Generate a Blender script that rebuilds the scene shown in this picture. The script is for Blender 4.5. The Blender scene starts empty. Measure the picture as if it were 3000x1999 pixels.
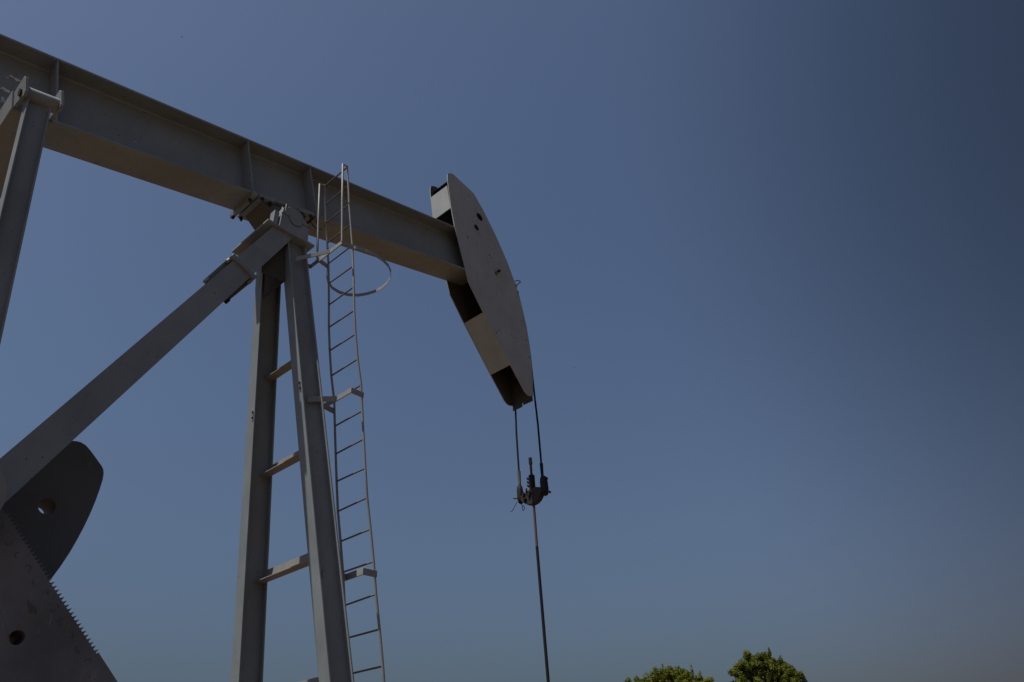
import bpy, bmesh, math, random
from mathutils import Vector, Matrix
from mathutils.geometry import tessellate_polygon

SC = bpy.context.scene
COL = SC.collection
R = math.radians

# ------------------------------------------------------------------ camera
EYE = 1.6                                   # height of the lens over the ground
cam_d = bpy.data.cameras.new('camera')
cam = bpy.data.objects.new('camera', cam_d)
COL.objects.link(cam)
cam_d.sensor_width = 36.0
cam_d.lens = 24.0
cam_d.clip_start = 0.05
cam_d.clip_end = 6000
right = Vector((0.657433243, -0.751422879, -0.056081974))
up = Vector((-0.393817223, -0.406102272, 0.824614419))
fwd = Vector((0.642409158, 0.520042884, 0.562908405))
m = Matrix((right, up, -fwd)).transposed().to_4x4()
m.translation = Vector((0, 0, EYE))
cam.matrix_world = m
SC.camera = cam

# ------------------------------------------------------------------ sky, sun, exposure
SUN = Vector((-0.51, 0.068, 1.0)).normalized()      # direction towards the sun
SUN_EL = math.asin(SUN.z)
SUN_AZ = math.atan2(SUN.x, SUN.y)                   # clockwise from +Y
W = bpy.data.worlds.new('World')
SC.world = W
W.use_nodes = True
nt = W.node_tree
nt.nodes.clear()
sky = nt.nodes.new('ShaderNodeTexSky')
sky.sky_type = 'NISHITA'
sky.sun_disc = False
sky.sun_elevation = SUN_EL
sky.sun_rotation = SUN_AZ
sky.altitude = 100
sky.air_density = 1.0
sky.dust_density = 1.0
sky.ozone_density = 2.0
bg = nt.nodes.new('ShaderNodeBackground')
bg.inputs['Strength'].default_value = 0.0745
wo = nt.nodes.new('ShaderNodeOutputWorld')
# Hazy dust layer: real air is dimmer and greyer near the horizon than the clear-air model,
# and a lens-like fall-off is put into the sky colour (azimuth 130).
def wmath(op, a, b=None, c=None):
    n_ = nt.nodes.new('ShaderNodeMath'); n_.operation = op
    for i, v in enumerate((a, b, c)):
        if v is None: continue
        if isinstance(v, (int, float)): n_.inputs[i].default_value = v
        else: nt.links.new(v, n_.inputs[i])
    return n_.outputs[0]
wtc = nt.nodes.new('ShaderNodeTexCoord')
wn = nt.nodes.new('ShaderNodeVectorMath'); wn.operation = 'NORMALIZE'
nt.links.new(wtc.outputs['Generated'], wn.inputs[0])
wsep = nt.nodes.new('ShaderNodeSeparateXYZ'); nt.links.new(wn.outputs[0], wsep.inputs[0])
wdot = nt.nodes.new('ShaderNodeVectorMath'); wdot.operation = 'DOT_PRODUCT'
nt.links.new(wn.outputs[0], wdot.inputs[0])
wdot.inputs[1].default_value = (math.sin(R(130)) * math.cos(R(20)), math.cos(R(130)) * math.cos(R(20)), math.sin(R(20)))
low = wmath('EXPONENT', wmath('MULTIPLY', wmath('MAXIMUM', wsep.outputs[2], 0.085), -1 / 0.146))
band = wmath('EXPONENT', wmath('MULTIPLY_ADD', low, -2.23, 0.15))
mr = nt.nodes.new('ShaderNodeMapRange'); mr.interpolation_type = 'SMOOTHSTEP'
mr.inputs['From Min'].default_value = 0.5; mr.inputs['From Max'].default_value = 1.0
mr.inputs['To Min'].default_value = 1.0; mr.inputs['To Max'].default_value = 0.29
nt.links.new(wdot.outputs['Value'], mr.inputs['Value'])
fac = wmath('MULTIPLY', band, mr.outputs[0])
wv = nt.nodes.new('ShaderNodeVectorMath'); wv.operation = 'SCALE'
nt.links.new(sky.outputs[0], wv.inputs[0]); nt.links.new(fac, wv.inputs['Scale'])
# faint violet cast of the dry haze, strongest low down on the dark side
mr2 = nt.nodes.new('ShaderNodeMapRange'); mr2.interpolation_type = 'SMOOTHSTEP'
mr2.inputs['From Min'].default_value = 0.35; mr2.inputs['From Max'].default_value = 0.90
nt.links.new(wdot.outputs['Value'], mr2.inputs['Value'])
cast = wmath('MULTIPLY', mr2.outputs[0], wmath('EXPONENT', wmath('MULTIPLY', wmath('MAXIMUM', wsep.outputs[2], 0.0), -1 / 0.16)))
tint = nt.nodes.new('ShaderNodeMix'); tint.data_type = 'RGBA'
tint.inputs[6].default_value = (1.035, 0.995, 0.985, 1); tint.inputs[7].default_value = (1.34, 0.88, 1.02, 1)
nt.links.new(cast, tint.inputs[0])
wm = nt.nodes.new('ShaderNodeVectorMath'); wm.operation = 'MULTIPLY'
nt.links.new(wv.outputs[0], wm.inputs[0]); nt.links.new(tint.outputs[2], wm.inputs[1])
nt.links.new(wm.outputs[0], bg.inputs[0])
nt.links.new(bg.outputs[0], wo.inputs[0])

sl = bpy.data.lights.new('sun', 'SUN')
sl.energy = 5.0
sl.angle = R(0.53)
sl.color = (1.0, 0.94, 0.86)
so = bpy.data.objects.new('sun', sl)
COL.objects.link(so)
so.rotation_euler = (-SUN).to_track_quat('-Z', 'Y').to_euler()
so.location = SUN * 60

vs = SC.view_settings
vs.view_transform = 'Standard'
vs.look = 'None'
vs.gamma = 1.0
vs.use_curve_mapping = False
vs.exposure = -0.15

# ------------------------------------------------------------------ materials
def new_mat(name):
    mt = bpy.data.materials.new(name)
    mt.use_nodes = True
    n = mt.node_tree
    for x in list(n.nodes):
        n.nodes.remove(x)
    out = n.nodes.new('ShaderNodeOutputMaterial')
    b = n.nodes.new('ShaderNodeBsdfPrincipled')
    n.links.new(b.outputs[0], out.inputs[0])
    return mt, n, b

def noise(n, scale, detail=4, rough=0.55, vec=None, stretch=None):
    tc = n.nodes.new('ShaderNodeTexCoord')
    src = tc.outputs['Object']
    if stretch:
        mp = n.nodes.new('ShaderNodeMapping')
        mp.inputs['Scale'].default_value = stretch
        n.links.new(src, mp.inputs['Vector'])
        src = mp.outputs[0]
    t = n.nodes.new('ShaderNodeTexNoise')
    t.inputs['Scale'].default_value = scale
    t.inputs['Detail'].default_value = detail
    t.inputs['Roughness'].default_value = rough
    n.links.new(src, t.inputs['Vector'])
    return t.outputs['Fac']

def ramp(n, fac, p0, p1, c0, c1):
    r = n.nodes.new('ShaderNodeValToRGB')
    r.color_ramp.elements[0].position = p0
    r.color_ramp.elements[1].position = p1
    r.color_ramp.elements[0].color = (*c0, 1)
    r.color_ramp.elements[1].color = (*c1, 1)
    n.links.new(fac, r.inputs[0])
    return r.outputs[0]

def mix(n, fac, a, b, blend='MIX'):
    x = n.nodes.new('ShaderNodeMix')
    x.data_type = 'RGBA'
    x.blend_type = blend
    if isinstance(fac, float): x.inputs[0].default_value = fac
    else: n.links.new(fac, x.inputs[0])
    for k, v in ((6, a), (7, b)):
        if isinstance(v, tuple): x.inputs[k].default_value = (*v, 1)
        else: n.links.new(v, x.inputs[k])
    return x.outputs[2]

def painted(name, col, rust=(0.075, 0.035, 0.022), wear=0.655, rough=0.5, chips=True, spread=0.10, spec=0.35):
    mt, n, b = new_mat(name)
    lo = tuple(c * (1 - spread) for c in col)
    hi = tuple(min(1, c * (1 + spread)) for c in col)
    c = ramp(n, noise(n, 1.7, 6, 0.6), 0.35, 0.65, lo, hi)
    g = ramp(n, noise(n, 9, 5, 0.65, stretch=(1, 1, 0.25)), 0.35, 0.75, (1, 1, 1), (0.87, 0.86, 0.84))
    c = mix(n, 0.8, c, g, 'MULTIPLY')
    if chips:
        # small bare or rusty specks, clustered where a large noise allows them
        sp = ramp(n, noise(n, 34, 3, 0.7), wear, wear + 0.03, (0, 0, 0), (1, 1, 1))
        cl = ramp(n, noise(n, 1.3, 2), 0.50, 0.62, (0, 0, 0), (1, 1, 1))
        f = mix(n, 1.0, sp, cl, 'MULTIPLY')
        c = mix(n, f, c, rust)
        # pale scuffs
        s2 = ramp(n, noise(n, 16, 5, 0.7, stretch=(1, 1, 0.3)), 0.635, 0.70, (0, 0, 0), (1, 1, 1))
        c2 = ramp(n, noise(n, 1.1, 2), 0.47, 0.60, (0, 0, 0), (0.6, 0.6, 0.6))
        f2 = mix(n, 1.0, s2, c2, 'MULTIPLY')
        c = mix(n, f2, c, tuple(min(1, x * 1.7) for x in col))
    n.links.new(c, b.inputs['Base Color'])
    rr = ramp(n, noise(n, 5, 4), 0.3, 0.7, (rough - 0.08,) * 3, (rough + 0.14,) * 3)
    n.links.new(rr, b.inputs['Roughness'])
    b.inputs['Metallic'].default_value = 0.0
    b.inputs['Specular IOR Level'].default_value = spec
    bp_ = n.nodes.new('ShaderNodeBump')
    bp_.inputs['Strength'].default_value = 0.12
    bp_.inputs['Distance'].default_value = 0.01
    n.links.new(noise(n, 60, 3), bp_.inputs['Height'])
    n.links.new(bp_.outputs[0], b.inputs['Normal'])
    return mt

M = {}
M['grey'] = painted('grey_paint', (0.218, 0.248, 0.266))
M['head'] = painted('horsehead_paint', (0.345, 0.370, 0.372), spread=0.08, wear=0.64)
M['light'] = painted('ladder_paint', (0.245, 0.252, 0.246), chips=False)
M['crank'] = painted('crank_paint', (0.098, 0.113, 0.124), wear=0.65)
M['dark'] = painted('greasy_steel', (0.020, 0.017, 0.017), wear=0.60, rough=0.6, spec=0.15)
M['rust'] = painted('rusty_steel', (0.085, 0.040, 0.030), rust=(0.05, 0.02, 0.012), wear=0.6, rough=0.7)
M['rope'] = painted('wire_rope_steel', (0.013, 0.012, 0.013), chips=False, rough=0.65, spec=0.12)
M['crankplate'] = painted('crank_plate_paint', (0.138, 0.145, 0.156), wear=0.63, spread=0.22)
M['saddle'] = painted('grimy_saddle', (0.115, 0.108, 0.100), wear=0.6, spec=0.2)
M['scratch'] = painted('dull_scratch', (0.115, 0.085, 0.065), chips=False, spec=0.15)
M['rung'] = painted('shaded_rung_paint', (0.13, 0.12, 0.11), chips=False)  # darker than the rails: the beam's shadow is put into the rung colour
M['brass'] = painted('dull_brass', (0.085, 0.078, 0.058), chips=False)
M['dark_brown'] = painted('dark_brown_steel', (0.080, 0.075, 0.068), chips=False, rough=0.8, spec=0.15)  # dark brown for the horsehead's inner faces, head plates and joints
M['pin'] = painted('brown_casting', (0.040, 0.034, 0.031), wear=0.6, spec=0.12)
M['white'] = painted('old_white_lettering', (0.62, 0.63, 0.65), chips=False, spread=0.35)
M['crossbar'] = painted('cross_bar_paint', (0.24, 0.235, 0.225))

def leaf_mat(name, a, b_):
    mt, n, b = new_mat(name)
    c = ramp(n, noise(n, 0.9, 3), 0.35, 0.65, a, b_)
    oi = n.nodes.new('ShaderNodeNewGeometry')
    c = mix(n, 0.45, c, ramp(n, oi.outputs['Random Per Island'], 0, 1, (0.55, 0.6, 0.45), (1.3, 1.28, 1.15)), 'MULTIPLY')
    n.links.new(c, b.inputs['Base Color'])
    b.inputs['Roughness'].default_value = 0.75
    b.inputs['Specular IOR Level'].default_value = 0.15
    tr = n.nodes.new('ShaderNodeBsdfTranslucent')
    n.links.new(c, tr.inputs[0])
    mx = n.nodes.new('ShaderNodeMixShader')
    mx.inputs[0].default_value = 0.35
    out = [x for x in n.nodes if x.type == 'OUTPUT_MATERIAL'][0]
    n.links.new(b.outputs[0], mx.inputs[1]); n.links.new(tr.outputs[0], mx.inputs[2])
    n.links.new(mx.outputs[0], out.inputs[0])
    return mt
M['leaf'] = leaf_mat('leaf_green', (0.085, 0.115, 0.015), (0.19, 0.20, 0.030))
M['leaf2'] = leaf_mat('leaf_green_deep', (0.072, 0.102, 0.014), (0.165, 0.18, 0.027))
M['bark'] = painted('bark', (0.10, 0.075, 0.055), chips=False, rough=0.85, spread=0.4)
M['bird'] = painted('bird_feathers', (0.03, 0.03, 0.032), chips=False, rough=0.8)

# ------------------------------------------------------------------ mesh helpers
# Coordinates below: origin at the camera's foot point, z measured from eye level (ground is z = -EYE).
class MB:
    def __init__(s):
        s.v = []; s.f = []; s.smooth = []
    def add(s, vs, fs, smooth=False):
        k = len(s.v)
        s.v += [Vector(x) for x in vs]
        for q in fs:
            s.f.append([i + k for i in q]); s.smooth.append(smooth)
    def loft(s, loops, smooth=False, caps=True):
        n = len(loops[0]); fs = []
        vs_ = [p for l in loops for p in l]
        for a in range(len(loops) - 1):
            for i in range(n):
                j = (i + 1) % n
                fs.append((a * n + i, a * n + j, (a + 1) * n + j, (a + 1) * n + i))
        s.add(vs_, fs, smooth)
        if caps:
            s.add(loops[0], [tuple(range(n))[::-1]])
            s.add(loops[-1], [tuple(range(n))])
    def prism(s, poly, d, n_smooth=False):
        a = [Vector(p) for p in poly]; d = Vector(d)
        s.loft([a, [p + d for p in a]], n_smooth)
    def box(s, c, hx, hy, hz):
        c = Vector(c); hx = Vector(hx); hy = Vector(hy); hz = Vector(hz)
        s.prism([c - hx - hy - hz, c + hx - hy - hz, c + hx + hy - hz, c - hx + hy - hz], hz * 2)
    def bar(s, a, b, w, h, side=(0, 1, 0)):
        a = Vector(a); b = Vector(b); t = (b - a).normalized()
        u = Vector(side); u = (u - t * u.dot(t)).normalized(); v = t.cross(u)
        u = u * w / 2; v = v * h / 2
        s.prism([a - u - v, a + u - v, a + u + v, a - u + v], b - a)
    def tube(s, a, b, r, n=14, r2=None):
        s.polytube([a, b], r, n, r2)
    def polytube(s, pts, r, n=10, r2=None):
        pts = [Vector(p) for p in pts]; loops = []; u = None
        for i, p in enumerate(pts):
            t = (pts[min(i + 1, len(pts) - 1)] - pts[max(i - 1, 0)]).normalized()
            if u is None:
                u = t.orthogonal().normalized()
            u = (u - t * u.dot(t)).normalized(); v = t.cross(u)
            rr = r if r2 is None else r + (r2 - r) * i / (len(pts) - 1)
            loops.append([p + (u * math.cos(6.28318 * k / n) + v * math.sin(6.28318 * k / n)) * rr for k in range(n)])
        s.loft(loops, True)
    def strip(s, pts, side, w, th):
        """flat bar bent along pts, width w along side, thickness th"""
        pts = [Vector(p) for p in pts]; sd = Vector(side).normalized(); loops = []
        for i, p in enumerate(pts):
            t = (pts[min(i + 1, len(pts) - 1)] - pts[max(i - 1, 0)]).normalized()
            n_ = t.cross(sd).normalized() * th / 2
            w_ = sd * w / 2
            loops.append([p - w_ - n_, p + w_ - n_, p + w_ + n_, p - w_ + n_])
        s.loft(loops)
    def plate(s, outer, holes, d):
        """flat plate with holes: loops are lists of 3-D points in one plane, d the thickness vector"""
        d = Vector(d)
        loops = [[Vector(p) for p in outer]] + [[Vector(p) for p in h] for h in holes]
        flat = [p for l in loops for p in l]
        tri = tessellate_polygon(loops)
        s.add(flat, [tuple(t) for t in tri])
        s.add([p + d for p in flat], [tuple(t)[::-1] for t in tri])
        for l in loops:
            n = len(l)
            s.add(l + [p + d for p in l], [(i, (i + 1) % n, n + (i + 1) % n, n + i) for i in range(n)])
    def build(s, name, mat, parent=None, origin=None, bevel=0.0):
        o0 = Vector(origin) if origin is not None else ORIGIN
        me = bpy.data.meshes.new(name)
        me.from_pydata([tuple(p - o0) for p in s.v], [], s.f)
        for p, sm in zip(me.polygons, s.smooth): p.use_smooth = sm
        bm = bmesh.new(); bm.from_mesh(me)
        bmesh.ops.remove_doubles(bm, verts=bm.verts, dist=1e-6) if not any(s.smooth) else None
        bmesh.ops.recalc_face_normals(bm, faces=bm.faces)
        bm.to_mesh(me); bm.free()
        me.materials.append(mat)
        o = bpy.data.objects.new(name, me)
        COL.objects.link(o)
        if parent is not None: o.parent = parent
        if bevel:
            bv = o.modifiers.new('bevel', 'BEVEL'); bv.width = bevel; bv.segments = 1
            bv.limit_method = 'ANGLE'; bv.angle_limit = R(40)
        return o

def empty(name, loc, parent=None):
    o = bpy.data.objects.new(name, None)
    COL.objects.link(o)
    o.location = loc
    o.empty_display_size = 0.2
    if parent is not None: o.parent = parent
    return o

def tag(o, label=None, cat=None, group=None, kind=None):
    if label: o['label'] = label
    if cat: o['category'] = cat
    if group: o['group'] = group
    if kind: o['kind'] = kind
    return o

def circ(c, r, n, u, v):
    c = Vector(c); u = Vector(u); v = Vector(v)
    return [c + u * r * math.cos(2 * math.pi * k / n) + v * r * math.sin(2 * math.pi * k / n) for k in range(n)]

# ------------------------------------------------------------------ ground
def ground():
    mt, n, b = new_mat('dry_sandy_soil')
    c = ramp(n, noise(n, 0.25, 8, 0.65), 0.3, 0.7, (0.075, 0.043, 0.020), (0.13, 0.078, 0.039))
    g = ramp(n, noise(n, 0.05, 3), 0.52, 0.66, (0, 0, 0), (0.7, 0.7, 0.7))
    c = mix(n, g, c, (0.085, 0.078, 0.034))
    n.links.new(c, b.inputs['Base Color'])
    b.inputs['Roughness'].default_value = 0.95
    bp_ = n.nodes.new('ShaderNodeBump')
    bp_.inputs['Strength'].default_value = 0.6
    bp_.inputs['Distance'].default_value = 0.05
    n.links.new(noise(n, 6, 6), bp_.inputs['Height'])
    n.links.new(bp_.outputs[0], b.inputs['Normal'])
    rings = [0.0, 3, 6, 10, 16, 25, 40, 70, 120, 220, 420, 900, 2000, 4500]
    rnd = random.Random(4)
    vs_, fs = [(0, 0, -EYE)], []
    N = 48
    for ri, r in enumerate(rings[1:]):
        for k in range(N):
            a = 2 * math.pi * k / N
            z = -EYE + (rnd.uniform(-0.03, 0.03) if 3 < r < 120 else 0)
            vs_.append((r * math.cos(a), r * math.sin(a), z))
    for k in range(N):
        fs.append((0, 1 + k, 1 + (k + 1) % N))
    for ri in range(len(rings) - 2):
        a = 1 + ri * N; b_ = a + N
        for k in range(N):
            fs.append((a + k, b_ + k, b_ + (k + 1) % N, a + (k + 1) % N))
    mb = MB(); mb.add(vs_, fs)
    o = mb.build('ground', mt, None, origin=(0, 0, -EYE))
    tag(o, kind='structure')
ORIGIN = Vector((0, 0, -EYE))
ground()

# ================================================================== PUMP JACK
YC = 5.8                                     # centre plane of the machine
ORIGIN = Vector((2.9, YC, -EYE))
pump = empty('pump_jack', (2.9, YC, 0))
tag(pump, 'grey steel oil pump jack with tilted beam, raised horsehead and a thin ladder', 'pump jack')

TH = 0.268273
def bp(s, y, n):                             # point in the tilted beam's own frame
    return Vector((s * math.cos(TH) - n * math.sin(TH), y, s * math.sin(TH) + n * math.cos(TH)))
BX = Vector((math.cos(TH), 0, math.sin(TH))); BN = Vector((-math.sin(TH), 0, math.cos(TH)))
YV = Vector((0, 1, 0)); XV = Vector((1, 0, 0)); ZV = Vector((0, 0, 1))

# --- walking beam
N0, N1 = 5.109, 5.902
def iprof(s, y0, y1, n0, n1, tf, tw):
    yc = (y0 + y1) / 2; r_ = 0.012
    p = [(y0, n0), (y1, n0), (y1, n0 + tf), (yc + tw + r_, n0 + tf), (yc + tw, n0 + tf + r_),
         (yc + tw, n1 - tf - r_), (yc + tw + r_, n1 - tf), (y1, n1 - tf), (y1, n1), (y0, n1),
         (y0, n1 - tf), (yc - tw - r_, n1 - tf), (yc - tw, n1 - tf - r_), (yc - tw, n0 + tf + r_),
         (yc - tw - r_, n0 + tf), (y0, n0 + tf)]
    return [bp(s, a, b) for a, b in p]
mb = MB()
mb.loft([iprof(-1.6, 5.6, 6.0, N0, N1, 0.024, 0.009), iprof(7.86, 5.6, 6.0, N0, N1, 0.024, 0.009)])
beam = mb.build('walking_beam', M['grey'], pump, bevel=0.003)
for s in (-0.4, 1.913, 3.912, 4.782):
    for sg in (-1, 1):
        mb = MB()
        y0 = YC + sg * 0.0095; y1 = YC + sg * 0.192
        ch = 0.03
        pl = [(y0, N0 + 0.024 + ch), (y0 + sg * ch, N0 + 0.0245), (y1, N0 + 0.0245), (y1, N1 - 0.0245),
              (y0 + sg * ch, N1 - 0.0245), (y0, N1 - 0.024 - ch)]
        mb.prism([bp(s - 0.009, a, b) for a, b in pl], BX * 0.018)
        mb.build('stiffener', M['grey'], beam, bevel=0.002)

# weathered white lettering on the beam's web
def letters():
    cu = bpy.data.curves.new('lettering', 'FONT')
    cu.body = '1 5 5 5'; cu.size = 0.066; cu.align_x = 'RIGHT'
    cu.offset = 0.003
    tmp = bpy.data.objects.new('lettering', cu); COL.objects.link(tmp)
    dg = bpy.context.evaluated_depsgraph_get()
    me = bpy.data.meshes.new_from_object(tmp.evaluated_get(dg))
    bpy.data.objects.remove(tmp)
    base = bp(1.612, 5.7885, 5.300)
    for vx in me.vertices:
        p = base + BX * vx.co.x + BN * vx.co.y
        vx.co = p - ORIGIN
    me.materials.clear(); me.materials.append(M['white'])
    o = bpy.data.objects.new('lettering', me); COL.objects.link(o); o.parent = beam
    rnd = random.Random(11)
    mb = MB()
    # torn remains of a painted word above the digits
    s = 0.85
    while s < 1.60:
        w = rnd.uniform(0.03, 0.07); h = rnd.uniform(0.018, 0.042)
        n0 = 5.445 + rnd.uniform(-0.012, 0.012)
        pts = []
        for k in range(9):
            a = 2 * math.pi * k / 9
            rr = rnd.uniform(0.55, 1.1)
            pts.append(bp(s + math.cos(a) * w * rr * 0.6, 5.7885 - 0.0003 * (len(mb.f) % 5), n0 + math.sin(a) * h * rr * 0.6))
        mb.add(pts, [tuple(range(9))])
        s += w * 0.8
    mb.build('faded_paint_mark', M['white'], beam)
letters()
rnd = random.Random(8)
for s_, n_, r_ in ((2.556, 5.284, 0.013), (2.70, 5.40, 0.008), (2.75, 5.22, 0.006), (2.80, 5.27, 0.010), (2.84, 5.27, 0.008), (2.93, 5.24, 0.006), (1.645, 5.617, 0.022), (1.60, 5.63, 0.012), (1.57, 5.60, 0.008)):
    mb = MB(); pts = []
    for k in range(7):
        a = 2 * math.pi * k / 7; rr = r_ * rnd.uniform(0.5, 1.2)
        pts.append(bp(s_ + math.cos(a) * rr * 1.6, 5.7888, n_ + math.sin(a) * rr))
    mb.add(pts, [tuple(range(7))])
    mb.build('paint_chip', M['white'], beam)

# --- horsehead
near = [(5.501, 8.759), (5.560, 8.822), (5.638, 8.857), (5.67, 8.850), (6.128, 8.772), (6.20, 8.700), (6.356, 8.535), (6.669, 8.119), (6.917, 7.708),
        (7.085, 7.346), (7.228, 6.908), (7.305, 6.55), (7.337, 6.25), (7.363, 5.776), (7.352, 5.45), (7.331, 5.216), (7.24, 5.188), (7.186, 5.192),
        (7.124, 5.228), (6.835, 5.566), (6.246, 6.287), (5.944, 6.69), (5.652, 7.682), (5.581, 8.027), (5.500, 8.618)]
YN, YF = 5.588, 6.012
head = None
def xz(p, y): return Vector((p[0], y, p[1]))
arc = [(6.128, 8.750), (6.19, 8.685), (6.345, 8.518), (6.655, 8.106), (6.903, 7.698), (7.071, 7.338), (7.213, 6.902), (7.290, 6.55),
       (7.322, 6.25), (7.348, 5.776), (7.337, 5.45), (7.322, 5.185)]
mb = MB()
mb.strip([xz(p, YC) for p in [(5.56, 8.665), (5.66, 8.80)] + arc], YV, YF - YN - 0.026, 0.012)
head = mb.build('horsehead', M['dark_brown'], pump)
def disc_loop(cx, cz, y, r, n=20): return [Vector((cx + r * math.cos(2 * math.pi * k / n), y, cz + r * math.sin(2 * math.pi * k / n))) for k in range(n)]
for y, sg in ((YN, 1), (YF, -1)):
    mb = MB()
    holes = [disc_loop(6.262, 8.302, y, 0.080), disc_loop(6.175, 7.995, y, 0.062),
             disc_loop(6.472, 7.570, y, 0.017, 10), disc_loop(6.508, 7.538, y, 0.017, 10)]
    mb.plate([xz(p, y) for p in near], holes, YV * sg * 0.013)
    ck = mb.build('cheek_plate', M['head'], head)
    ck.data.materials.append(M['dark_brown'])
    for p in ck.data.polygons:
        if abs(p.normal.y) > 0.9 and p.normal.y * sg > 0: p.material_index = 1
for poly in ([(5.505, 8.487), (5.583, 8.03)], [(6.262, 6.283), (6.833, 5.577)]):
    mb = MB()
    mb.strip([xz(p, YC) for p in poly], YV, YF - YN - 0.028, 0.012)
    mb.build('back_plate', M['head'], head)
# rust runs and knocks on the near cheek
rnd = random.Random(15)
for cx, cz, rx, rz in ((6.600, 7.262, 0.030, 0.040), (6.90, 6.17, 0.020, 0.008), (6.97, 6.165, 0.012, 0.006), (7.01, 6.15, 0.016, 0.006), (6.60, 6.10, 0.014, 0.016), (6.53, 6.03, 0.010, 0.03),
                       (7.10, 6.62, 0.014, 0.012), (7.27, 6.25, 0.010, 0.028), (7.31, 5.93, 0.010, 0.024), (7.21, 6.60, 0.010, 0.02), (5.99, 8.62, 0.03, 0.006), (5.95, 7.62, 0.01, 0.05)):
    mb = MB(); pts = []
    for k in range(10):
        a = 2 * math.pi * k / 10; rr = rnd.uniform(0.55, 1.15)
        pts.append((cx + math.cos(a) * rx * rr, YN - 0.0012, cz + math.sin(a) * rz * rr))
    mb.add(pts, [tuple(range(10))])
    mb.build('rust_spot', M['rust'], head)
for y0, y1, pl in ((5.602, 5.79, [(7.331, 5.186), (7.325, 5.142)]), (5.81, 5.998, [(7.325, 5.186), (7.318, 5.118)])):
    mb = MB(); mb.strip([xz(p, (y0 + y1) / 2) for p in pl], YV, y1 - y0, 0.012)
    mb.build('front_lip', M['dark_brown'], head)
# raised ring round the lower hole, weld seam at the front rim, bolt, stub and rope hook
mb = MB()
ring = [Vector((6.18 + 0.100 * math.cos(a), YN - 0.003, 7.985 + 0.100 * math.sin(a))) for a in [R(x) for x in range(170, 320, 10)]]
mb.polytube(ring, 0.006, 6)
mb.build('weld_ring', M['head'], head)
mb = MB()
mb.tube((6.637, YN + 0.002, 7.302), (6.637, YN - 0.055, 7.302), 0.014)
mb.tube((6.637, YN - 0.03, 7.302), (6.637, YN - 0.062, 7.302), 0.026, 6)
mb.build('bolt', M['pin'], head)
mb = MB()
mb.polytube([(7.090, 5.61, 7.375), (7.15, 5.60, 7.43), (7.245, 5.60, 7.475), (7.262, 5.60, 7.465), (7.16, 5.61, 7.33), (7.145, 5.62, 7.25), (7.175, 5.63, 7.17)], 0.008, 8)
mb.build('rope_hook', M['pin'], head)
for (cz, cx) in ((7.30, 7.105), (7.17, 7.155)):
    mb = MB(); mb.box((cx, 5.62, cz), (0.018, 0, 0), (0, 0.03, 0), (0, 0, 0.03)); mb.build('rope_clip', M['pin'], head)

# --- samson post: base plate on top, four legs, cross bars
post = empty('samson_post', (0, 0, 0), pump)
mb = MB()
mb.box((2.861, YC, 5.530), (0.307, 0, 0), (0, 0.376, 0), (0, 0, 0.014))
mb.build('top_plate', M['grey'], post, bevel=0.003)

def faceX(z): return 3.442 - (z - 2) * 0.1693
def halfY(z): return 0.578 - (z - 2) * 0.0953
def hloop(z, sg):
    x0 = faceX(z); d = 0.249; w = 0.143; tf = 0.016; tw = 0.006; y = YC + sg * halfY(z)
    p = [(x0, -w / 2), (x0 + tf, -w / 2), (x0 + tf, -tw), (x0 + d - tf, -tw), (x0 + d - tf, -w / 2), (x0 + d, -w / 2),
         (x0 + d, w / 2), (x0 + d - tf, w / 2), (x0 + d - tf, tw), (x0 + tf, tw), (x0 + tf, w / 2), (x0, w / 2)]
    return [Vector((a, y + b, z)) for a, b in p]
for sg in (-1, 1):
    mb = MB(); mb.loft([hloop(-1.30, sg), hloop(5.514, sg)])
    fl = mb.build('front_leg', M['grey'], post, bevel=0.002)
    for zc in (3.6, 5.42):
        for dz in (0.03, -0.03):
            y = YC + sg * halfY(zc + dz) - 0.045; x = faceX(zc + dz)
            mb = MB(); mb.tube((x + 0.002, y, zc + dz), (x - 0.012, y, zc + dz), 0.012, 6)
            mb.build('bolt', M['dark'], fl)

# rear legs: clamped in two pieces, stub under the plate then the long leg
T0 = Vector((2.6585, 5.465, 5.5343)); T1 = Vector((1.007, 5.35, 2.147))
LD = (T1 - T0).normalized()
LP = Vector((-LD.z, 0, LD.x)).normalized()          # across the leg in the machine's plane
if LP.z > 0: LP = -LP
def leg_loop(t, d=0.232, w=0.46, y_off=0.0):
    a = T0 + LD * t; lip = 0.012; tf = 0.012
    p = [(0, 0), (d, 0), (d, w), (0, w)]
    return [a + LP * u + YV * (v + y_off) for u, v in p]
tz = lambda z: (z - T0.z) / LD.z
mb = MB()
def cut_loop(z):            # horizontal cut just under the top plate
    out = []
    for p in leg_loop(0.0):
        out.append(p + LD * ((z - p.z) / LD.z))
    return out
mb.loft([cut_loop(5.514), leg_loop(0.800)])
stub = mb.build('rear_leg_stub', M['grey'], post)
mb = MB()
mb.loft([leg_loop(0.848), leg_loop((-1.3 - T0.z) / LD.z)])
rear = mb.build('rear_leg', M['grey'], post)
mb = MB()
for t in (0.812, 0.837):
    c = T0 + LD * t + LP * 0.116 + YV * 0.23
    mb.box(c, LP * 0.162, YV * 0.265, LD * 0.0115)
ep = mb.build('splice_flange', M['grey'], post, bevel=0.002)
splice = [ep]
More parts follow.
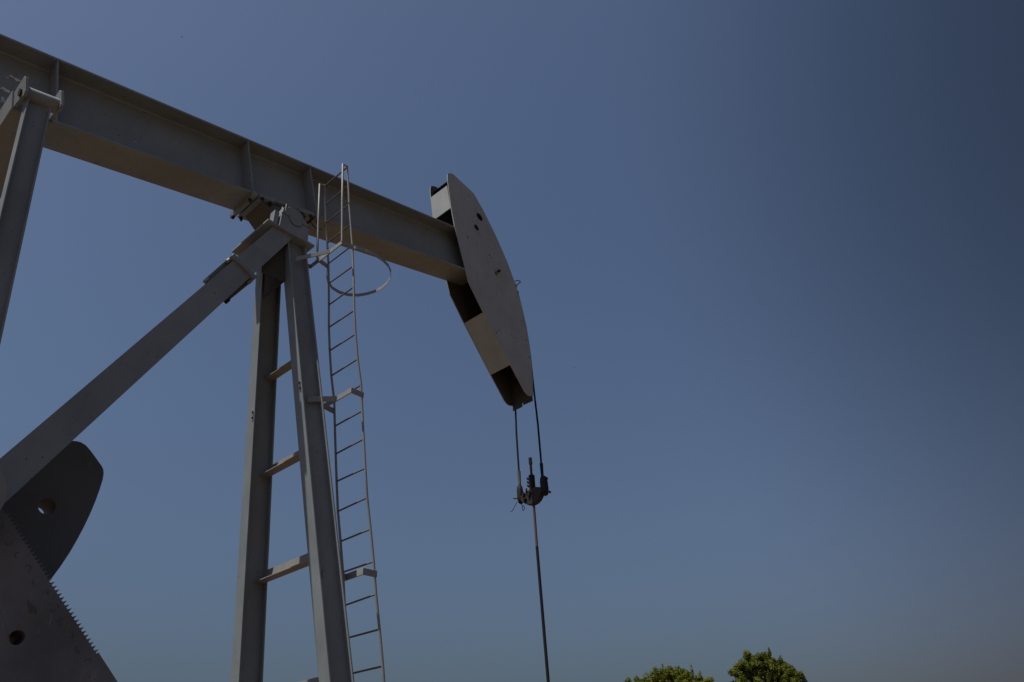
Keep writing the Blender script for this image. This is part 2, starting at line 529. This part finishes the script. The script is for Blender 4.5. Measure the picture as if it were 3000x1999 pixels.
for u0, sgn in ((0.0, -1), (0.232, 1)):
    mb = MB()
    a = T0 + LD * 0.850 + LP * u0 + YV * 0.06
    mb.prism([a, a + LP * sgn * 0.040, a + LD * 0.34 + LP * sgn * 0.026, a + LD * 0.41 + LP * sgn * 0.014, a + LD * 0.41], YV * 0.035)
    splice.append(mb.build('splice_rib', M['saddle'], post))
    mb = MB()
    c = a + LP * sgn * 0.030 + YV * (-0.03)
    mb.tube(c - LD * 0.0, c + LD * 0.045, 0.021, 6)
    splice.append(mb.build('splice_nut', M['light'], post))
    mb = MB()
    c2 = a + LD * 0.36 + LP * sgn * 0.022 + YV * 0.01
    mb.tube(c2, c2 + LD * 0.06, 0.017, 8)
    splice.append(mb.build('splice_nut', M['dark'] if sgn > 0 else M['light'], post))

# head weldment under the plate: side gussets and the cross diaphragm between the front legs
mb = MB()
gy = 5.545
mb.prism([(2.64, gy, 5.514), (faceX(5.514) - 0.003, gy, 5.514), (faceX(4.93) - 0.003, gy, 4.93), (2.66, gy, 4.905)], YV * 0.014)
mb.build('gusset_plate', M['dark_brown'], post)
mb = MB()
zt, zb = 5.513, 4.985
mb.prism([(faceX(zt) + 0.02, YC - halfY(zt) + 0.02, zt), (faceX(zt) + 0.02, YC + halfY(zt) - 0.02, zt),
          (faceX(zb) + 0.02, YC + halfY(zb) - 0.075, zb), (faceX(zb) + 0.02, YC - halfY(zb) + 0.075, zb)], XV * 0.014)
mb.build('diaphragm_plate', M['dark_brown'], post)

for zb in (4.067, 3.003, 1.962, 0.90, -0.15):
    x0 = faceX(zb) + 0.127
    y0 = YC - halfY(zb) + 0.008; y1 = YC + halfY(zb) - 0.008
    mb = MB()
    th = 0.008; w = 0.098; h = 0.125
    p = [(x0, zb), (x0 + w, zb), (x0 + w, zb + h), (x0 + w - th, zb + h), (x0 + w - th, zb + th), (x0, zb + th)]
    mb.prism([(a, y0, b) for a, b in p], YV * (y1 - y0))
    mb.build('cross_bar', M['crossbar'], post)

# --- centre bearing between beam and post
cb = empty('centre_bearing', (0, 0, 0), pump)
for y0, y1 in ((5.432, 5.585), (6.015, 6.168)):
    mb = MB()
    low = [(2.70, 5.5455), (3.078, 5.5455), (3.070, 5.7475), (2.703, 5.7475)]
    mb.prism([(a, y0, b) for a, b in low], YV * (y1 - y0))
    mb.build('pillow_block', M['grey'], cb, bevel=0.003)
for y0, y1 in ((5.436, 5.585), (6.015, 6.164)):
    mb = MB()
    cap = [(2.706, 5.7495), (3.066, 5.7495), (3.055, 5.80), (2.99, 5.835), (2.955, 5.90), (2.88, 5.925), (2.79, 5.905), (2.75, 5.86), (2.715, 5.84)]
    mb.prism([(a, y0, b) for a, b in cap], YV * (y1 - y0))
    mb.build('bearing_cap', M['grey'], cb, bevel=0.003)
mb = MB(); mb.tube((2.885, 5.424, 5.752), (2.885, 6.176, 5.752), 0.083, 28)
mb.tube((2.885, 5.420, 5.752), (2.885, 5.43, 5.752), 0.008, 8)
mb.build('pivot_pin', M['grey'], cb)
mb = MB(); mb.polytube([Vector((2.885 + 0.086 * math.cos(R(a)), 5.430, 5.752 + 0.086 * math.sin(R(a)))) for a in range(-160, 61, 10)], 0.0045, 6)
mb.build('ring_gap', M['dark_brown'], cb)
for xa, xb_ in ((2.70, 2.799), (2.971, 3.07)):
    mb = MB(); mb.box(((xa + xb_) / 2, 5.433, 5.7485), ((xb_ - xa) / 2, 0, 0), (0, 0.004, 0), (0, 0, 0.004)); mb.build('cap_joint', M['dark_brown'], cb)
mb = MB()
mb.tube((2.885, 5.59, 5.752), (2.885, 6.01, 5.752), 0.135, 24)
mb.build('bearing_housing', M['saddle'], cb)
mb = MB()
mb.prism([bp(4.02, 5.62, 5.06), bp(4.62, 5.62, 5.06), bp(4.46, 5.62, 4.80), bp(4.20, 5.62, 4.80)], YV * 0.36)
mb.build('saddle', M['saddle'], cb)
for s0, s1 in ((3.955, 4.150), (4.49, 4.69)):
    mb = MB(); c = bp((s0 + s1) / 2, YC, 5.083)
    mb.box(c, BX * (s1 - s0) / 2, YV * 0.245, BN * 0.0245)
    mb.build('saddle_pad', M['grey'], cb, bevel=0.003)
for s in (3.905, 4.745):
    mb = MB(); mb.box(bp(s, YC + 0.02, 5.078), BX * 0.022, YV * 0.265, BN * 0.030)
    mb.build('clamp_bar', M['grey'], cb, bevel=0.003)
rnd = random.Random(3)
for s, y in ((3.99, 5.57), (4.11, 5.60), (4.53, 5.59), (4.65, 5.57), (3.99, 6.02), (4.11, 6.0), (4.53, 6.01), (4.65, 6.03),
             (3.89, 5.66), (3.90, 6.04), (4.22, 5.97), (4.78, 5.62), (4.78, 6.05)):
    mb = MB(); a = bp(s, y, 5.060); b = bp(s, y, 5.060 - rnd.uniform(0.035, 0.06))
    mb.tube(a, b, 0.012, 8); mb.tube(a, a + (b - a) * 0.55, 0.022, 6)
    mb.build('bolt', M['pin'] if y < 5.9 else M['dark'], cb)
for x in (2.735, 3.04):
    for y in (5.50, 6.1):
        mb = MB(); mb.tube((x, y, 5.74), (x, y, 5.90 if x < 2.9 else 5.84), 0.011, 8); mb.tube((x, y, 5.82), (x, y, 5.85), 0.02, 6)
        mb.build('stud', M['grey'], cb)
for x, y in ((2.66, 5.47), (2.66, 5.55), (3.115, 5.47), (3.115, 5.56)):
    mb = MB(); mb.tube((x, y, 5.544), (x, y, 5.566), 0.019, 6); mb.tube((x, y, 5.56), (x, y, 5.585), 0.010, 8)
    mb.build('anchor_nut', M['grey'], cb)
mb = MB(); mb.box((2.655, 5.50, 5.65), (0.030, 0, 0), (0, 0.050, 0), (0, 0, 0.10)); mb.build('side_lug', M['grey'], cb, bevel=0.003)
mb = MB(); mb.tube((2.745, 5.440, 5.80), (2.745, 5.440, 5.915), 0.009, 8); mb.build('cap_stud', M['light'], cb)
mb = MB(); mb.polytube([bp(s_ / 100, 5.789 - 0.004 * (s_ % 2), N0 + 0.03) for s_ in range(-150, 730, 6)], 0.008, 5); mb.build('web_weld', M['grey'], beam)
# --- grease line hanging at the right of the bearing
mb = MB(); mb.polytube([(3.16, 5.60, 6.05), (3.20, 5.585, 5.99), (3.27, 5.58, 5.96), (3.33, 5.59, 6.02)], 0.006, 6)
mb.build('grease_line', M['dark'], cb)

# --- equalizer, pitmans, cranks, counterweights
eq = MB()
ex0, ex1, en0, en1 = 1.435, 1.735, 4.68, 4.87
eq.loft([[bp(a, y, b) for a, b in ((ex0, en0), (ex1, en0), (ex1, en1), (ex0, en1))] for y in (5.16, 6.44)])
equal = eq.build('equalizer', M['grey'], pump, bevel=0.004)
mb = MB(); mb.box(bp(1.60, YC, 4.989), BX * 0.13, YV * 0.17, BN * 0.118)
mb.build('equalizer_bearing', M['grey'], equal)
def cheek(s, sg, w0):
    mb = MB()
    pl = [(4.945, 4.862), (4.915, 4.835), (4.905, 4.68), (4.93, 4.655), (5.10, 4.70), (5.158, 4.70), (5.158, 4.865)]
    if sg > 0: pl = [(11.6 - a, b) for a, b in pl]
    mb.prism([bp(s, a, b) for a, b in pl], BX * w0)
    return mb.build('clevis_plate', M['grey'], equal, bevel=0.002)
# pitman top pipe runs along the beam direction
for sg in (-1, 1):
    cheek(1.450, sg, 0.024); cheek(1.702, sg, 0.024)
def pit_pt(z): return 0.275 + (4.92 - z) * 0.153
def pit_loop(z, sg):
    x0 = pit_pt(z) - 0.083; d = 0.166; w = 0.105; tf = 0.012; tw = 0.005; y = YC + sg * 0.80
    p = [(x0, -w / 2), (x0 + tf, -w / 2), (x0 + tf, -tw), (x0 + d - tf, -tw), (x0 + d - tf, -w / 2), (x0 + d, -w / 2),
         (x0 + d, w / 2), (x0 + d - tf, w / 2), (x0 + d - tf, tw), (x0 + tf, tw), (x0 + tf, w / 2), (x0, w / 2)]
    return [Vector((a, y + b, z)) for a, b in p]
for sg in (-1, 1):
    y = YC + sg * 0.80
    mb = MB(); mb.loft([pit_loop(1.86, sg), pit_loop(4.90, sg)])
    pit = mb.build('pitman', M['grey'], pump, bevel=0.002)
    mb = MB(); mb.tube(bp(1.476, y, 4.731), bp(1.700, y, 4.731), 0.067, 24)
    mb.build('pitman_pin_sleeve', M['grey'], pit)
    mb = MB(); mb.tube(bp(1.438, y, 4.731), bp(1.737, y, 4.731), 0.034, 16)
    mb.build('pitman_pin', M['pin'], pit)
    mb = MB(); mb.tube((0.80, y - 0.09, 1.72), (0.80, y + 0.09, 1.72), 0.232, 40)
    mb.tube((0.80, y - 0.14, 1.72), (0.80, y - 0.09, 1.72), 0.11, 24)
    mb.build('wrist_pin_bearing', M['light'], pit)

CD = Vector((0.7095, 0, -0.7047)); CP = Vector((-0.7047, 0, -0.7095))   # along the crank, and across it away from the teeth
def crank_set(sg):
    y = YC + sg * 0.66
    e0 = Vector((1.103, y, 1.7275))            # first tooth
    L = 1.076
    c0 = e0 - CD * 0.42
    outer = [c0 + CP * 0.06, c0 + CP * 0.0 + CD * 0.06, e0 + CD * L, e0 + CD * L - CP * 0.014, e0 + CD * 2.1 - CP * 0.014,
             e0 + CD * 2.4 + CP * 0.18, e0 + CD * 2.4 + CP * 0.50, e0 + CD * 2.1 + CP * 0.70, c0 + CP * 0.70, c0 - CD * 0.08 + CP * 0.5, c0 - CD * 0.08 + CP * 0.2]
    hc = Vector((1.3946, y, 1.017))
    holes = [circ(hc, 0.043, 20, XV, ZV), circ(hc - CD * 0.62, 0.043, 20, XV, ZV)]
    mb = MB(); mb.plate(outer, holes, YV * (-sg) * 0.27)
    ck = mb.build('crank', M['crankplate'], pump)
    mb = MB()
    nt_ = 37
    for k in range(nt_):
        a = e0 + CD * (L * k / nt_ + 0.002) + YV * (-sg) * 0.02
        b = e0 + CD * (L * (k + 1) / nt_ - 0.002) + YV * (-sg) * 0.02
        tip = (a * 0.4 + b * 0.6) - CP * 0.033
        mb.prism([a + CP * 0.004, tip, b + CP * 0.004], YV * (-sg) * 0.10)
    tag(mb.build('gear_rack', M['crankplate'], ck), kind='stuff')
    for k in range(11):
        c = e0 + CD * (0.072 + k * 0.1012) + CP * 0.064
        a0 = [10, 200, 80, 300, 150][k % 5]
        mb = MB()
        mb.polytube([c + (XV * math.cos(R(q)) + ZV * math.sin(R(q))) * (0.017 + 0.004 * (k % 2)) - YV * (-sg) * 0.001 for q in range(a0, a0 + 150 + 25 * (k % 4), 25)], 0.0028, 5)
        mb.build('cast_mark', M['crank'], ck)
    for k in range(4):
        c = e0 + XV * (0.285 + 0.018 * k) + ZV * (-0.495 - 0.012 * k) + YV * sg * 0.001
        mb = MB(); mb.bar(c, c + XV * (0.030 - 0.006 * k) - ZV * (0.07 - 0.012 * k), 0.003, 0.005)
        mb.build('rust_scratch', M['scratch'], ck)
    return ck
crank_set(-1); crank_set(1)
# shaft joining the cranks
mb = MB(); mb.tube((2.15, 4.95, -0.18), (2.15, 6.65, -0.18), 0.16, 24); mb.build('crank_shaft', M['dark'], pump)
wy = 6.0; k_ = wy / 5.65
wp = [(1.476, 2.545), (1.505, 2.551), (1.535, 2.550), (1.575, 2.536), (1.606, 2.513), (1.65, 2.476), (1.726, 2.408), (1.745, 2.384), (1.756, 2.352), (1.762, 2.303),
      (1.761, 2.22), (1.756, 2.12), (1.746, 2.02), (1.732, 1.923), (1.713, 1.82), (1.690, 1.718), (1.655, 1.60), (1.613, 1.484), (1.55, 1.34),
      (1.40, 1.10), (1.15, 1.35), (0.95, 1.62), (1.05, 2.15), (1.30, 2.48)]
mb = MB()
mb.plate([Vector((a * k_, wy, b * k_)) for a, b in wp], [circ((1.452 * k_, wy, 2.008 * k_), 0.062, 24, XV, ZV)], YV * 0.25)
mb.build('counterweight', M['crank'], pump, bevel=0.002)

# --- skid frame under the machine (just out of the picture)
mb = MB()
for y in (YC - 0.95, YC + 0.95):
    mb.box((2.2, y, -1.45), (3.4, 0, 0), (0, 0.12, 0), (0, 0, 0.145))
for x in (-0.8, 1.2, 2.4, 4.0):
    mb.box((x, YC, -1.45), (0.1, 0, 0), (0, 0.828, 0), (0, 0, 0.12))
mb.build('skid_frame', M['grey'], pump)

# --- ladder
lad = empty('ladder', (0, 0, 0), pump)
rungs = [(3.252, 6.672), (3.300, 6.383), (3.340, 6.090), (3.392, 5.790), (3.443, 5.494), (3.482, 5.205), (3.517, 4.912), (3.552, 4.605),
         (3.597, 4.309), (3.652, 4.008), (3.722, 3.722), (3.762, 3.428), (3.806, 3.123), (3.850, 2.827), (3.897, 2.529), (3.960, 2.237),
         (4.018, 1.947), (4.068, 1.655), (4.128, 1.369), (4.185, 1.073)]
for i in range(1, 9): rungs.append((4.185 + 0.049 * i, 1.073 - 0.296 * i))
LN, LF = 5.075, 5.53
for y in (LN, LF):
    mb = MB()
    mb.polytube([(x, y, z) for x, z in rungs], 0.0125, 10)
    mb.build('rail', M['light'], lad)
for i, (x, z) in enumerate(rungs):
    mb = MB(); w = 0.004 * math.sin(i * 2.3)
    mb.tube((x, LN, z + w), (x, LF, z - w), 0.009 if i else 0.0105, 8)
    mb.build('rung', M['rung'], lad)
for y in (LN - 0.015, LF):
    mb = MB()
    mb.polytube([(3.252, (y + (LN if y < 5.3 else LF)) / 2, 6.680), (3.178, y, 6.655), (3.230, y, 6.05), (3.290, y, 5.44)], 0.0125, 10)
    mb.tube((3.345, y, 6.085), (3.228, y, 6.085), 0.008, 8)
    mb.build('handrail', M['light'], lad)
def bracket(pts, w=0.062, th=0.012):
    mb = MB()
    # upright flat bar, mitred at each bend
    P = [Vector(p) for p in pts]; loops = []
    for i, p in enumerate(P):
        d0 = (p - P[i - 1]).normalized() if i else (P[1] - p).normalized()
        d1 = (P[i + 1] - p).normalized() if i + 1 < len(P) else d0
        t = (d0 + d1).normalized(); nn = t.cross(ZV).normalized()
        k = th / 2 / max(0.5, nn.dot(d1.cross(ZV).normalized()))
        loops.append([p - nn * k - ZV * w / 2, p + nn * k - ZV * w / 2, p + nn * k + ZV * w / 2, p - nn * k + ZV * w / 2])
    mb.loft(loops)
    return mb.build('bracket', M['light'], lad, bevel=0.002)
for z, xr, st, yf in ((5.455, 3.447, (2.98, 5.465, 5.235), 5.69), (3.603, 3.740, (3.27, 5.325, 3.475), 5.565), (1.833, 4.040, (3.55, 5.185, 1.78), 5.48)):
    xb = xr - 0.142
    bracket([(xb, yf, z), (xb, LN - 0.01, z), (xr + 0.014, LN - 0.014, z)])
    bracket([st, (xb - 0.008, 5.31, z)])
    bracket([(xb + 0.004, LF - 0.01, z), (xr + 0.014, LF + 0.014, z)])
    if yf > 5.6: bracket([(st[0] + 0.10, yf + 0.01, z - 0.03), (xb - 0.004, yf + 0.0, z)], 0.058)
# safety hoop
hp = [(3.441, 5.062), (3.50, 5.030), (3.60, 4.998), (3.711, 4.985), (3.83, 4.992), (3.94, 5.022), (4.035, 5.085), (4.105, 5.17), (4.145, 5.28), (4.158, 5.40), (4.145, 5.52),
      (4.11, 5.62), (4.05, 5.725), (3.95, 5.81), (3.84, 5.845), (3.73, 5.835), (3.62, 5.775), (3.54, 5.69), (3.48, 5.60), (3.455, 5.54)]
mb = MB(); 
loops = []
for i, (x, y) in enumerate(hp):
    a = Vector((*hp[max(0, i - 1)], 0)); b = Vector((*hp[min(len(hp) - 1, i + 1)], 0)); t = (b - a).normalized()
    nn = Vector((t.y, -t.x, 0)) * 0.003; c = Vector((x, y, 5.458)); h = ZV * 0.022
    loops.append([c - nn - h, c + nn - h, c + nn + h, c - nn + h])
mb.loft(loops, smooth=False)
mb.build('safety_hoop', M['light'], lad)

# ================================================================== WIRE ROPE BRIDLE AND CARRIER BAR
ORIGIN = Vector((7.38, YC, -EYE + 5.1))
br = empty('wire_rope_bridle', (7.38, YC, 5.1))
tag(br, 'pair of dark wire ropes hanging from the horsehead down to a greasy carrier bar', 'wire rope')
rope_arc = [(7.100, 7.352), (7.190, 7.12), (7.246, 6.908), (7.322, 6.55), (7.356, 6.25), (7.378, 5.95), (7.384, 5.776)]
for y, zs in ((5.586, 4.10), (6.016, 4.115)):
    yr = 5.615 if y < 5.8 else 5.985
    mb = MB()
    mb.polytube([(a, yr, b) for a, b in rope_arc] + [(7.385, yr * 0.5 + y * 0.5, 5.2), (7.385, y, 4.75), (7.385, y, zs)], 0.0145, 10)
    # twisted strands
    for st in range(3):
        pts = []
        for k in range(90):
            z = 5.15 - (5.15 - zs) * k / 89
            a = k * 0.9 + st * 2.094
            yy = y + (yr - y) * 0.5 * max(0, (z - 4.75) / 0.45)
            pts.append((7.385 + 0.0075 * math.cos(a), yy + 0.0075 * math.sin(a), z))
        mb.polytube(pts, 0.009, 5)
    mb.build('rope', M['rope'] if y < 5.8 else M['rust'] if False else M['rope'], br)
    mb = MB()
    mb.polytube([(7.385, y, zs + 0.01), (7.385, y, zs - 0.03), (7.385, y, zs - 0.10), (7.385, y, zs - 0.20)], 0.026, 12, 0.021)
    mb.tube((7.385, y, zs - 0.195), (7.385, y, zs - 0.235), 0.017, 10)
    mb.build('socket', M['dark'] if y < 5.8 else M['brass'], br)
# hangers at both ends of the bar
def hanger(y, w, z0, z1, mat, tilt=0):
    mb = MB()
    L = []
    for t, ww, dd in ((0, 0.55, 0.03), (0.08, 0.85, 0.04), (0.3, 1.0, 0.05), (0.7, 1.0, 0.05), (0.92, 0.8, 0.045), (1.0, 0.45, 0.03)):
        z = z0 + (z1 - z0) * t; c = Vector((7.385, y + tilt * t, z)); hw = w / 2 * ww
        L.append([c + XV * dd * math.cos(a) + YV * hw * math.sin(a) for a in [2 * math.pi * k / 10 for k in range(10)]])
    mb.loft(L, True)
    return mb.build('hanger', mat, br)
hanger(5.575, 0.125, 3.905, 3.615, M['dark'], -0.015)
hanger(6.020, 0.095, 3.905, 3.630, M['dark'])
mb = MB()
mb.tube((7.36, 5.50, 3.655), (7.33, 5.44, 3.615), 0.011, 8); mb.tube((7.345, 5.455, 3.625), (7.325, 5.43, 3.605), 0.017, 8)
mb.tube((7.38, 5.52, 3.855), (7.37, 5.50, 3.845), 0.022, 8)
mb.build('split_pin', M['dark'], br)
mb = MB()
mb.tube((7.37, 6.05, 3.71), (7.36, 6.13, 3.735), 0.013, 8)
mb.build('hinge_pin', M['rust'], br)
mb = MB()
mb.polytube([(7.37, 6.08, 3.67), (7.35, 6.11, 3.60), (7.34, 6.15, 3.545), (7.34, 6.19, 3.54)], 0.006, 6)
mb.build('split_pin', M['rust'], br)
mb = MB()
lp = [(7.38, 6.02, 3.63), (7.38, 5.985, 3.585)]
for k in range(13):
    a = 2 * math.pi * k / 12
    lp.append((7.38, 5.975 + 0.021 * math.sin(a), 3.545 + 0.034 * math.cos(a)))
mb.polytube(lp, 0.0055, 6)
mb.build('wire_loop', M['rope'], br)
# carrier bar: two side plates with a round belly and a saddle
mb = MB()
pf = [(5.60, 3.74), (5.70, 3.775), (5.86, 3.76), (5.92, 3.72), (5.985, 3.72), (5.985, 3.64), (5.93, 3.60), (5.90, 3.575), (5.85, 3.552), (5.78, 3.540), (5.72, 3.548), (5.665, 3.575), (5.625, 3.62), (5.60, 3.66)]
mb.prism([(7.34, a, b) for a, b in pf], XV * 0.09)
mb.build('carrier_bar', M['pin'], br, bevel=0.006)
mb = MB()
for a, b, r_ in (((5.90, 3.745), (5.93, 3.68), 0.016), ((5.845, 3.79), (5.86, 3.73), 0.013), ((5.80, 3.73), (5.82, 3.66), 0.02), ((5.88, 3.66), (5.91, 3.62), 0.02)):
    mb.tube((7.325, *a), (7.325, *b), r_, 7)
mb.build('load_cell_clamp', M['pin'], br)

# ================================================================== POLISHED ROD
ORIGIN = Vector((7.385, YC, -EYE))
rod = empty('polished_rod', (7.385, YC, 0))
tag(rod, 'vertical rod clamped in the carrier bar, rusty above and black greasy below', 'rod')
mb = MB(); mb.tube((7.385, 5.783, 4.24), (7.385, 5.785, 2.94), 0.0185, 14)
mb.build('rod_upper', M['rust'], rod)
mb = MB(); mb.tube((7.385, 5.785, 2.939), (7.385, 5.765, 0.6), 0.0205, 14); mb.tube((7.385, 5.765, 0.6), (7.385, 5.765, -1.6), 0.0205, 14)
mb.build('rod_lower', M['rope'], rod)
mb = MB(); mb.tube((7.385, 5.783, 4.265), (7.385, 5.783, 4.165), 0.027, 14)
mb.build('rod_coupling', M['brass'], rod)
mb = MB()
mb.tube((7.385, 5.785, 3.985), (7.385, 5.785, 3.76), 0.047, 10)
for z in (3.94, 3.885, 3.83):
    mb.tube((7.33, 5.825, z), (7.37, 5.84, z), 0.016, 6)
    mb.tube((7.35, 5.745, z), (7.37, 5.735, z), 0.012, 6)
mb.build('rod_clamp', M['dark'], rod, bevel=0.004)
mb = MB(); mb.tube((7.385, 5.785, 3.99), (7.385, 5.785, 3.978), 0.04, 10)
mb.build('clamp_collar', M['dark'], rod)

# ================================================================== TREES
def tree(name, x, y, ztop, lobes, label, mat, seed, n_leaf):
    global ORIGIN
    rnd = random.Random(seed)
    ORIGIN = Vector((x, y, -EYE))
    root = empty('broadleaf_tree', (x, y, 0))
    tag(root, label, 'tree', 'two bushy trees at the lower edge')
    base = Vector((x, y, -EYE))
    mb = MB()
    hub = Vector((x, y, ztop - 4.0))
    mb.polytube([base, base + Vector((0.1, 0.05, 1.2)), hub + Vector((0, 0, -0.6)), hub], 0.30, 12, 0.14)
    trunk = mb.build('trunk', M['bark'], root)
    mb = MB()
    for (c, r) in lobes:
        c = Vector(c)
        mid = hub.lerp(c, 0.5) + Vector((rnd.uniform(-.2, .2), rnd.uniform(-.2, .2), rnd.uniform(0, .3)))
        mb.polytube([hub + Vector((0, 0, -0.3)), mid, c], 0.07, 6, 0.02)
    mb.build('limb', M['bark'], trunk)
    vs_, fs = [], []
    tot = sum(r ** 2 for c, r in lobes)
    for (c, r) in lobes:
        c = Vector(c)
        # clumps on each lobe's shell, leaves in each clump
        ncl = max(10, int(95 * r ** 2))
        cnt = int(n_leaf * r ** 2 / tot / ncl)
        for _ in range(ncl):
            d = Vector((rnd.gauss(0, 1), rnd.gauss(0, 1), rnd.gauss(0, 1))).normalized()
            cc = c + d * r * rnd.uniform(0.55, 1.06)
            cr = rnd.uniform(0.10, 0.24)
            sprig = rnd.random() < 0.22
            for _ in range(cnt):
                q = Vector((rnd.gauss(0, 1), rnd.gauss(0, 1), rnd.gauss(0, 1))).normalized() * cr * rnd.random() ** 0.4
                if sprig: q = Vector((q.x * 0.45, q.y * 0.45, q.z * 1.7)) + ZV * 0.05
                p = cc + q
                n = (q.normalized() + Vector((rnd.uniform(-.8, .8), rnd.uniform(-.8, .8), rnd.uniform(-.3, 1.0)))).normalized()
                u = n.orthogonal().normalized(); v = n.cross(u)
                a = rnd.uniform(0, 6.28); u, v = u * math.cos(a) + v * math.sin(a), v * math.cos(a) - u * math.sin(a)
                L = rnd.uniform(0.035, 0.065); w = L * 0.55
                k = len(vs_)
                vs_ += [p - u * L, p + v * w, p + u * L + n * 0.01, p - v * w]
                fs.append((k, k + 1, k + 2, k + 3))
    me = bpy.data.meshes.new('crown')
    me.from_pydata([tuple(p - ORIGIN) for p in vs_], [], fs)
    me.materials.append(mat)
    o = bpy.data.objects.new('crown', me); COL.objects.link(o); o.parent = root

def lobes_for(cx, cy, prof, zlow, seed, depth=1.3):
    """prof: (offset across the view, top height, radius)"""
    rnd = random.Random(seed)
    vx = Vector((right.x, right.y, 0)).normalized()
    vy = Vector((fwd.x, fwd.y, 0)).normalized()
    out = []
    for u, zt, r in prof:
        out.append((Vector((cx, cy, 0)) + vx * u + vy * rnd.uniform(-0.3, 0.3) + ZV * (zt - r), r))
        out.append((Vector((cx, cy, 0)) + vx * u * 0.95 + vy * rnd.uniform(-0.5, 0.5) + ZV * (zt - r - 0.55), r * 1.15))
    umin = min(p[0] for p in prof) - 0.3; umax = max(p[0] for p in prof) + 0.3
    for k in range(16):
        u = rnd.uniform(umin, umax); r = rnd.uniform(0.5, 0.9)
        zt = min(p[1] for p in prof)
        out.append((Vector((cx, cy, 0)) + vx * u + vy * rnd.uniform(-depth, depth) + ZV * rnd.uniform(zlow, zt - r - 0.1), r))
    return out
# left tree: apex near (39.4, 21.7), right tree: apex near (41.5, 17.2)
cx, cy = 39.40, 21.75
prof = [(-2.4, 5.72, 0.50), (-1.8, 5.86, 0.55), (-1.15, 5.98, 0.55), (-0.6, 6.24, 0.55), (-0.1, 6.38, 0.50), (0.35, 6.36, 0.50), (0.8, 6.22, 0.5),
        (1.25, 6.02, 0.5), (1.7, 5.80, 0.5), (2.1, 5.58, 0.5)]
tree('tree', cx, cy, 6.4, lobes_for(cx, cy, prof, 2.6, 5), 'lower rounded bushy green tree nearer the polished rod, only its crown top showing', M['leaf'], 7, 140000)
cx, cy = 41.55, 17.15
prof = [(-1.35, 5.85, 0.40), (-1.0, 6.08, 0.42), (-0.62, 6.50, 0.42), (-0.38, 6.62, 0.36), (0.15, 6.48, 0.42), (0.55, 6.55, 0.38), (0.95, 6.20, 0.42), (1.3, 5.98, 0.45),
        (1.7, 5.62, 0.42), (2.05, 5.42, 0.35)]
tree('tree', cx, cy, 6.6, lobes_for(cx, cy, prof, 2.6, 9), 'taller bushy green tree furthest right with a ragged two peaked crown', M['leaf2'], 21, 140000)

# ================================================================== BIRDS (tiny specks high up)
def bird(px, py, dist, label, size):
    global ORIGIN
    d = (right * ((px - 1500) / 2000) + up * ((999.5 - py) / 2000) + fwd).normalized()
    c = d * dist
    ORIGIN = c
    mb = MB()
    mb.loft([[c + XV * (t * size) + (YV * math.cos(a) + ZV * math.sin(a)) * r * size for a in [k * 1.0472 for k in range(6)]]
             for t, r in ((-1.0, 0.03), (-0.5, 0.16), (0.1, 0.24), (0.6, 0.16), (0.95, 0.03))], True)
    for s in (-1, 1):
        mb.prism([c + XV * size * 0.35, c + XV * size * -0.3, c + XV * size * -0.35 + YV * s * size * 1.3 + ZV * size * 0.35, c + XV * size * 0.1 + YV * s * size * 1.3 + ZV * size * 0.35], ZV * size * 0.05)
    o = mb.build('bird', M['bird'], None)
    o.location = c + Vector((0, 0, EYE))
    tag(o, label, 'bird', 'birds far off in the sky')
bird(533, 109, 120, 'tiny dark bird speck high in the sky above the walking beam', 0.12)
bird(1682, 1078, 120, 'tiny dark bird speck in the open sky right of the horsehead tip', 0.12)

# ------------------------------------------------------------------ render settings
SC.render.engine = 'CYCLES'
SC.cycles.max_bounces = 6
SC.cycles.diffuse_bounces = 4
